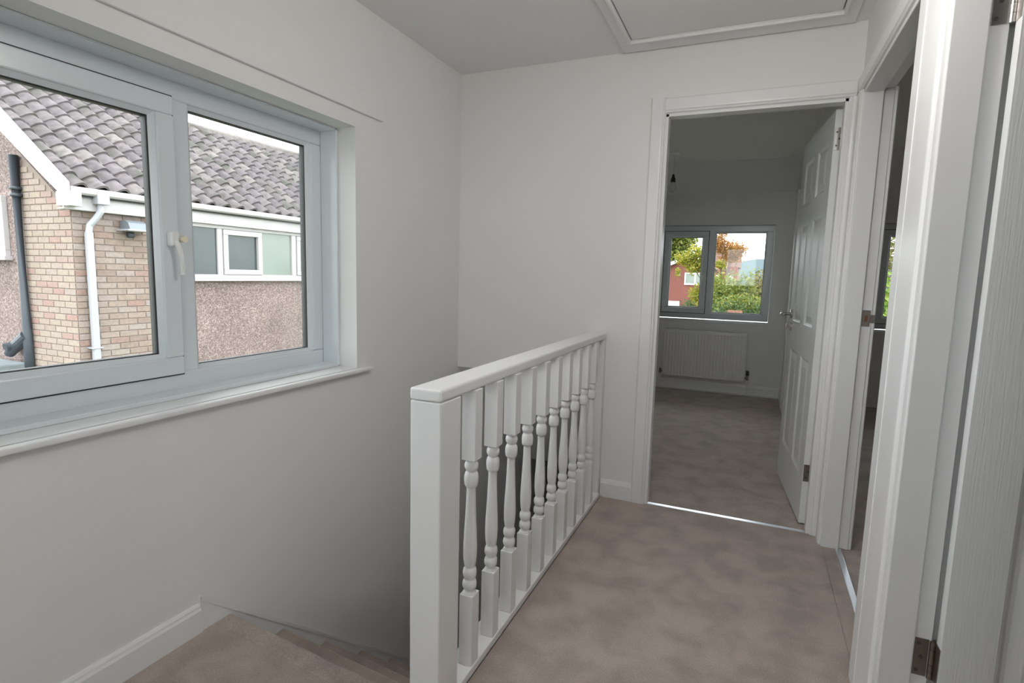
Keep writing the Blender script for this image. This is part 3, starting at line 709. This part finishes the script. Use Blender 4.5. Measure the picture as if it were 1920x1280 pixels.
for r in range(rows):
    s = r*GA-.06
    if s > SL-.08: break
    y = 3.775
    while y < 12.9:
        p = rt(s, y)
        if vis(s, y+CW/2) and nt < 300:
            if tdat is None:
                o = obj('tile', tile_mesh(), M['tile'], rf); tdat = o.data
                for p_ in tdat.polygons: p_.use_smooth = False
            else:
                o = bpy.data.objects.new('tile', tdat); COL.objects.link(o); o.parent = rf
            mm = M_roof.copy(); mm.translation = p
            j = Matrix.Rotation(rnd.uniform(-.012, .012), 4, 'Z') @ Matrix.Translation((rnd.uniform(-.006, .006), 0, rnd.uniform(-.002, .004)))
            o.matrix_local = mm @ j; nt += 1
        else:
            mm = M_roof.copy(); mm.translation = p
            k0 = len(extra.verts); extra.from_mesh(tm); extra.verts.ensure_lookup_table()
            for v in extra.verts[k0:]: v.co = mm @ v.co
        y += CW
o = obj('roof_tiles', extra, M['tile'], rf); o['kind'] = 'stuff'
bm = bmesh.new(); tube(bm, [(XRG, YG-.12, ZRG-.01), (XRG, 13.05, ZRG-.01)], .11, 12); at(obj('ridge', bm, M['tile'], nh), ON)
# verge board, fascia, gutter, downpipe, soil pipe
dz = .30
bm = bmesh.new()
zt = lambda x: 2.10+(-6.93-x)*math.tan(RP)*1.03
prism(bm, [(-6.93, zt(-6.93)-.02), (XRG, zt(XRG)), (XRG, zt(XRG)-dz), (-6.93, zt(-6.93)-dz+.06)], 'y', YG-.175, YG-.145)
at(obj('bargeboard', bm, M['fascia'], nh), ON)
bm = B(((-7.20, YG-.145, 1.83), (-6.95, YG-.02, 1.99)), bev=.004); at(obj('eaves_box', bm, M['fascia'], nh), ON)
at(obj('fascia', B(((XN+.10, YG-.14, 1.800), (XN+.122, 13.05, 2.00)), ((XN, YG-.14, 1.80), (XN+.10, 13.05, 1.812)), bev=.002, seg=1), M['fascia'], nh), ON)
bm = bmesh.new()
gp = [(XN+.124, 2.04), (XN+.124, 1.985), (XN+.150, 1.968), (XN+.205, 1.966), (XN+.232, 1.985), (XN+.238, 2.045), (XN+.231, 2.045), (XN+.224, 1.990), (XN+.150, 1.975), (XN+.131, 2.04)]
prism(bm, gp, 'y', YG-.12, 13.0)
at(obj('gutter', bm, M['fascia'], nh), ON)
bm = B(((XN+.12, 4.035, 1.88), (XN+.245, 4.165, 2.03)), bev=.006)
tube(bm, [(XN+.18, 4.10, 1.90), (XN+.18, 4.095, 1.80), (XN+.14, 4.06, 1.72), (XN+.095, 4.015, 1.64), (XN+.085, 4.005, 1.55)], .036, 12)
box(bm, (XN+.05, 3.972, -2.5), (XN+.118, 4.040, 1.56), .010, 2)
dp = at(obj('downpipe', bm, M['pipe_white'], nh), ON)
obj('pipe_clip', B(((XN+.015, 3.945, .20), (XN+.125, 4.065, .215)), bev=.002, seg=1), M['pipe_white'], dp)
bm = bmesh.new(); tube(bm, [(-8.135, YG-.07, 2.45), (-8.135, YG-.07, .20), (-8.145, YG-.07, -.4)], .050, 20)
for zz in (2.05, 1.97): cyl(bm, (-8.135, YG-.07, zz), (-8.135, YG-.07, zz+.035), .060, n=20)
so2 = at(obj('soil_pipe', bm, M['soil'], nh, smooth=True), ON)
bm = bmesh.new(); tube(bm, [(-8.15, YG-.07, .30), (-8.24, YG-.09, .22), (-8.42, YG-.10, .12), (-8.50, YG-.10, .06)], [.07, .075, .07, .06], 14); cyl(bm, (-8.37, YG-.12, .17), (-8.37, YG-.20, .15), .05, n=12)
obj('pipe_branch', bm, M['soil'], so2)
# gable window
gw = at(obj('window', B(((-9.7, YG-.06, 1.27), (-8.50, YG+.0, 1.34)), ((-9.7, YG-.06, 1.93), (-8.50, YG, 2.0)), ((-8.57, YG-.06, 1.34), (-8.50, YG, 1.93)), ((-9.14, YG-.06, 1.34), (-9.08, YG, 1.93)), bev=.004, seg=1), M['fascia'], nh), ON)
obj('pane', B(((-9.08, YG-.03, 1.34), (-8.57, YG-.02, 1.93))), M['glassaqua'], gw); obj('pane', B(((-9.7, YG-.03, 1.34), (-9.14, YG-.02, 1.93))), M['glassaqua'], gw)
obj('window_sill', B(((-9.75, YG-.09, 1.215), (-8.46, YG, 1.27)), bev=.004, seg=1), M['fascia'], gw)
# strip of windows on the front
fx0, fx1 = XN-.0, XN+.055
def fb(bm, a, b, c, d, pro=0): box(bm, (fx0, a, c), (fx1+pro, b, d), .005, 1)
bm = bmesh.new()
fb(bm, 5.285, 12.8, 1.03, 1.09); fb(bm, 5.285, 12.8, 1.75, 1.80)
for a, b in ((5.285, 5.33), (5.72, 5.80), (7.13, 7.22), (8.46, 8.56), (9.9, 10.0), (12.7, 12.8)): fb(bm, a, b, 1.09, 1.75)
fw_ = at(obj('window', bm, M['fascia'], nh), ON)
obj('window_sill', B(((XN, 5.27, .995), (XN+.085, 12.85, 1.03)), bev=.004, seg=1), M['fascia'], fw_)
def sashf(a, b, z0=1.09, z1=1.745, wd=.075):
    bm = bmesh.new()
    for p, q in (((a, z0), (b, z0+wd)), ((a, z1-wd), (b, z1)), ((a, z0+wd), (a+wd, z1-wd)), ((b-wd, z0+wd), (b, z1-wd))): box(bm, (XN+.02, p[0], p[1]), (XN+.075, q[0], q[1]), .006, 1)
    return bm
obj('sash', sashf(5.81, 6.50), M['fascia'], fw_); obj('sash', sashf(7.23, 7.95), M['fascia'], fw_)
for a, b, mm in ((5.33, 5.72, 'glassdark'), (5.88, 6.43, 'glassdark'), (6.50, 7.13, 'glassgreen'), (7.30, 7.88, 'glassdark'), (7.95, 8.46, 'glassdark'), (8.56, 9.9, 'glassdark'), (10.0, 12.7, 'glassdark')):
    obj('pane', B(((XN+.01, a, 1.08), (XN+.025, b, 1.76))), M[mm], fw_)
# security light
sl = empty('security_light', (XN+.03, 4.50, 1.66)); tag(sl, 'small silver floodlight with sensor under the neighbour\'s eaves', 'light')
obj('lamp_hood', PR([(-.0, -.03), (.20, -.045), (.16, .045), (.10, .075), (.0, .07)], 'y', -.11, .11), M['hood'], sl)
obj('lamp_rim', B(((-.0, -.16, -.055), (.245, .17, -.035)), bev=.004, seg=1), M['pipe_white'], sl)
obj('sensor', B(((.0, -.05, -.13), (.07, .03, -.06)), bev=.02, seg=2), M['soil'], sl)
# flat mossy roof below the gable
lr = empty('flat_roof', (-9.6, 2.9, 0)); tag(lr, 'grey mossy flat roof at the foot of the soil pipe', 'roof')
obj('roof_slab', B(((-3.5, -.9, -2.6), (1.45, .97, -.17))), M['leadgrey'], lr)
obj('moss', B(((-3.5, -.9, -.17), (1.40, .55, -.155))), M['moss'], lr)
obj('kerb', B(((-3.5, .60, -.17), (1.45, .90, -.03)), bev=.02, seg=2), M['leadgrey'], lr)

# ------------------------------------------------------------------ outside: view from the front windows
def crown_mesh(blobs, n, size, seed, flat=False):
    r_ = random.Random(seed); V, F = [], []
    tot = sum(b[3]*b[4]*b[5] for b in blobs)
    for (cx, cy, cz, rx, ry, rz) in blobs:
        for _ in range(max(8, int(n*rx*ry*rz/tot))):
            while True:
                u = Vector((r_.gauss(0, .52), r_.gauss(0, .52), r_.gauss(0, .52)))
                if u.length < 1.35: break
            c = Vector((cx+u.x*rx, cy+u.y*ry, cz+u.z*rz))
            a = Vector((r_.gauss(0, 1), r_.gauss(0, 1), r_.gauss(0, .7))).normalized()*size*r_.uniform(.6, 1.2)
            b = a.cross(Vector((r_.gauss(0, 1), r_.gauss(0, 1), r_.gauss(0, 1)))).normalized()*size*r_.uniform(.4, .8)
            k = len(V); V += [c-a, c+b*.6, c+a, c-b*.6]; F.append((k, k+1, k+2, k+3))
    me = bpy.data.meshes.new('crown'); me.from_pydata(V, [], F); return me
def tree(name, label, base, h, blobs, n, size, lm, seed, branches=True, cat='tree', group=None, tr=.12):
    """blobs relative to base"""
    e = empty(name, base); tag(e, label, cat, group)
    r_ = random.Random(seed+50)
    if branches:
        bm = bmesh.new(); top = h*.85
        tube(bm, [(0, 0, 0), (.05, 0, h*.3), (-.05, 0, h*.6), (0, 0, top)], [tr, tr*.8, tr*.55, tr*.2], 8)
        for b in blobs[:8]:
            z0 = h*r_.uniform(.35, .6)
            tube(bm, [(0, 0, z0), (b[0]*.5, b[1]*.5, (z0+b[2])/2+.1), (b[0], b[1], b[2])], [tr*.4, tr*.25, tr*.1], 6)
        obj('trunk', bm, M['bark'], e)
    o = obj('crown', crown_mesh(blobs, n, size, seed), M[lm], e)
    return e
def blobs_round(rx, ry, rz, cz, k, seed, f=.5):
    r_ = random.Random(seed); out = []
    for i in range(k):
        a = 2*math.pi*i/k+r_.uniform(-.4, .4); q = r_.uniform(.35, .8)
        out.append((rx*q*math.cos(a), ry*q*math.sin(a), cz+rz*r_.uniform(-.65, .65), rx*f, ry*f, rz*f*r_.uniform(.8, 1.1)))
    return out
G = -2.62
tree('evergreen_tree', 'tall dark green tree rising behind the red brick house', (-5.7, 44, G), 8.0, blobs_round(1.25, 1.5, 2.6, 6.0, 8, 1, .6), 6500, .19, 'leaf_green', 1)
tree('garden_tree', 'yellow-green autumn tree with a slim bare trunk before the house', (-1.33, 27, G), 6.5,
     [(-1.0, 0, 5.0, .5, .5, .36), (-1.6, .2, 4.75, .50, .6, .30), (-.85, .2, 4.45, .42, .6, .30), (-1.3, -.1, 4.35, .28, .5, .28), (-.2, 0, 3.6, .5, .6, .4), (-1.0, .1, 3.1, .36, .5, .42), (-.15, 0, 4.5, .3, .5, .2), (.3, 0, 3.4, .5, .6, .4), (-1.95, 0, 4.1, .10, .3, .26)], 4200, .10, 'leaf_yellow', 2, tr=.085)
tree('orange_tree', 'orange autumn tree showing above the shrubs', (-1.85, 46, G), 6.6, [(.1, 0, 6.2, .8, .9, .55), (-.8, 0, 6.6, .6, .7, .8), (.8, 0, 6.1, .5, .6, .4), (-.6, 0, 7.6, .35, .5, .5), (.2, 0, 5.5, .8, .6, .35)], 2600, .13, 'leaf_orange', 3)
tree('leafy_shrub', 'tall olive shrub at the right of the bedroom window view', (.42, 25.5, G), 4.2, blobs_round(.75, .8, 1.75, 2.45, 7, 4, .6), 4200, .10, 'leaf_olive', 4, cat='shrub')
tree('leafy_shrub', 'broad mid green shrub behind the slim bare trunk', (-.85, 22.8, G), 4.0, blobs_round(.85, .7, 1.35, 2.75, 7, 5, .6), 4500, .09, 'leaf_green', 5, cat='shrub')
tree('leafy_shrub', 'bright green shrub low in the bedroom window', (-.35, 20, G), 3.2, [(-.45, 0, 2.85, .35, .4, .35), (0, 0, 3.0, .4, .4, .35), (.5, 0, 2.9, .4, .4, .30), (.25, 0, 2.6, .6, .4, .4), (-.3, 0, 2.5, .4, .4, .3)], 3200, .075, 'leaf_green', 6, cat='shrub')
tree('round_bush', 'round clipped dark green bush by the white garage door', (-2.95, 30.5, G), 2.6, [(0, 0, 2.25, .52, .6, .62), (.40, 0, 1.9, .5, .6, .7)], 1700, .075, 'leaf_dark', 7, branches=False, cat='shrub')
hd_ = obj('hedge', crown_mesh([(-1.2+.25*i, 18.5, G+2.0, .26, .3, 1.15) for i in range(12)], 9000, .06, 8), M['leaf_dark']); tag(hd_, 'dark green hedge along the bottom of the bedroom window view', 'hedge')
t = obj('timber_gate', B(*[((-.66+.105*i, 17.9, G), (-.56+.105*i, 17.93, .30)) for i in range(4)], bev=.004, seg=1), M['brown']); tag(t, 'small red-brown timber panel showing at the foot of the shrubs', 'gate')
tree('leafy_tree', 'bright green tree filling the narrow right-hand window', (3.55, 18, G), 4.4, blobs_round(1.3, 1.2, 1.35, 3.1, 9, 9, .6), 2600, .12, 'leaf_bright', 9)
tree('brown_tree', 'tawny tree behind the bright green tree in the narrow window', (6.6, 34, G), 7.5, blobs_round(2.2, 2., 2.2, 5.2, 8, 10, .6), 2200, .17, 'leaf_olive', 10)
# red brick house
rh = empty('brick_house', (-3.0, 35, G)); tag(rh, 'red brick house with white bargeboard and garage, through the bedroom window', 'house')
obj('house_wall', PR([(-2.0, 0), (.5, 0), (.5, 4.62), (-.72, 5.12), (-2.0, 4.62)], 'y', 0, 7), M['housered'], rh)
obj('roof', PR([(-2.2, 4.55), (-.72, 5.24), (.7, 4.56), (.7, 4.47), (-.72, 5.13), (-2.2, 4.46)], 'y', -.22, 7.2), M['slate'], rh)
obj('bargeboard', PR([(-2.25, 4.56), (-.72, 5.24), (.75, 4.56), (.75, 4.38), (-.72, 5.02), (-2.25, 4.36)], 'y', -.30, -.23), M['fascia'], rh)
fr_ = B(((-.85, -.06, 3.47), (.25, 0, 3.56)), ((-.85, -.06, 4.13), (.25, 0, 4.20)), ((-.85, -.06, 3.56), (-.77, 0, 4.13)), ((-.28, -.06, 3.56), (-.20, 0, 4.13)), ((.17, -.06, 3.56), (.25, 0, 4.13)))
wn = obj('window', fr_, M['white_far'], rh)
obj('pane', B(((-.77, -.03, 3.56), (-.28, -.02, 4.13))), M['glassgreen'], wn); obj('pane', B(((-.20, -.03, 3.56), (.17, -.02, 4.13))), M['glassgreen'], wn)
obj('vent', B(((-1.28, -.04, 4.02), (-1.12, 0, 4.20)), bev=.02, seg=1), M['fascia'], rh)
obj('downpipe', B(((-2.06, -.12, 0), (-1.93, -.03, 4.5))), M['fascia'], rh)
gd = obj('garage_door', B(((-1.86, -.05, .1), (-1.06, -.01, 2.46)), bev=.01, seg=1), M['white_far'], rh)
for i in range(5): obj('panel', B(((-1.80, -.07, .18+.46*i), (-1.12, -.05, .58+.46*i)), bev=.01, seg=1), M['white_far'], gd)
# far pink-roofed house and hill
fh = empty('far_house', (-3.1, 62, G)); tag(fh, 'distant house with terracotta roof between the trees', 'house')
obj('house_wall', B(((-1.9, 0, 0), (1.5, 6, 5.2))), M['housered'], fh)
obj('roof', PR([(0, 5.1), (3, 7.1), (6, 5.1)], 'x', -2.1, 1.7), M['pink'], fh)
obj('window', B(((-1.2, -.08, 3.2), (-.3, 0, 4.3)), ((.3, -.08, 3.2), (1.1, 0, 4.3))), M['fascia'], fh)
bm = bmesh.new(); pr = [(-60+10*i, 4.6+.9*math.sin(i*.9)+.5*math.sin(i*2.3)+(1.0 if i in (6,7) else 0)) for i in range(16)]
prism(bm, [(-60, -3)]+pr+[(90, -3)], 'y', 118, 130)
hl = obj('hill', bm, M['hill']); struct(hl, 'grey-blue distant wooded hill on the horizon', 'hill')
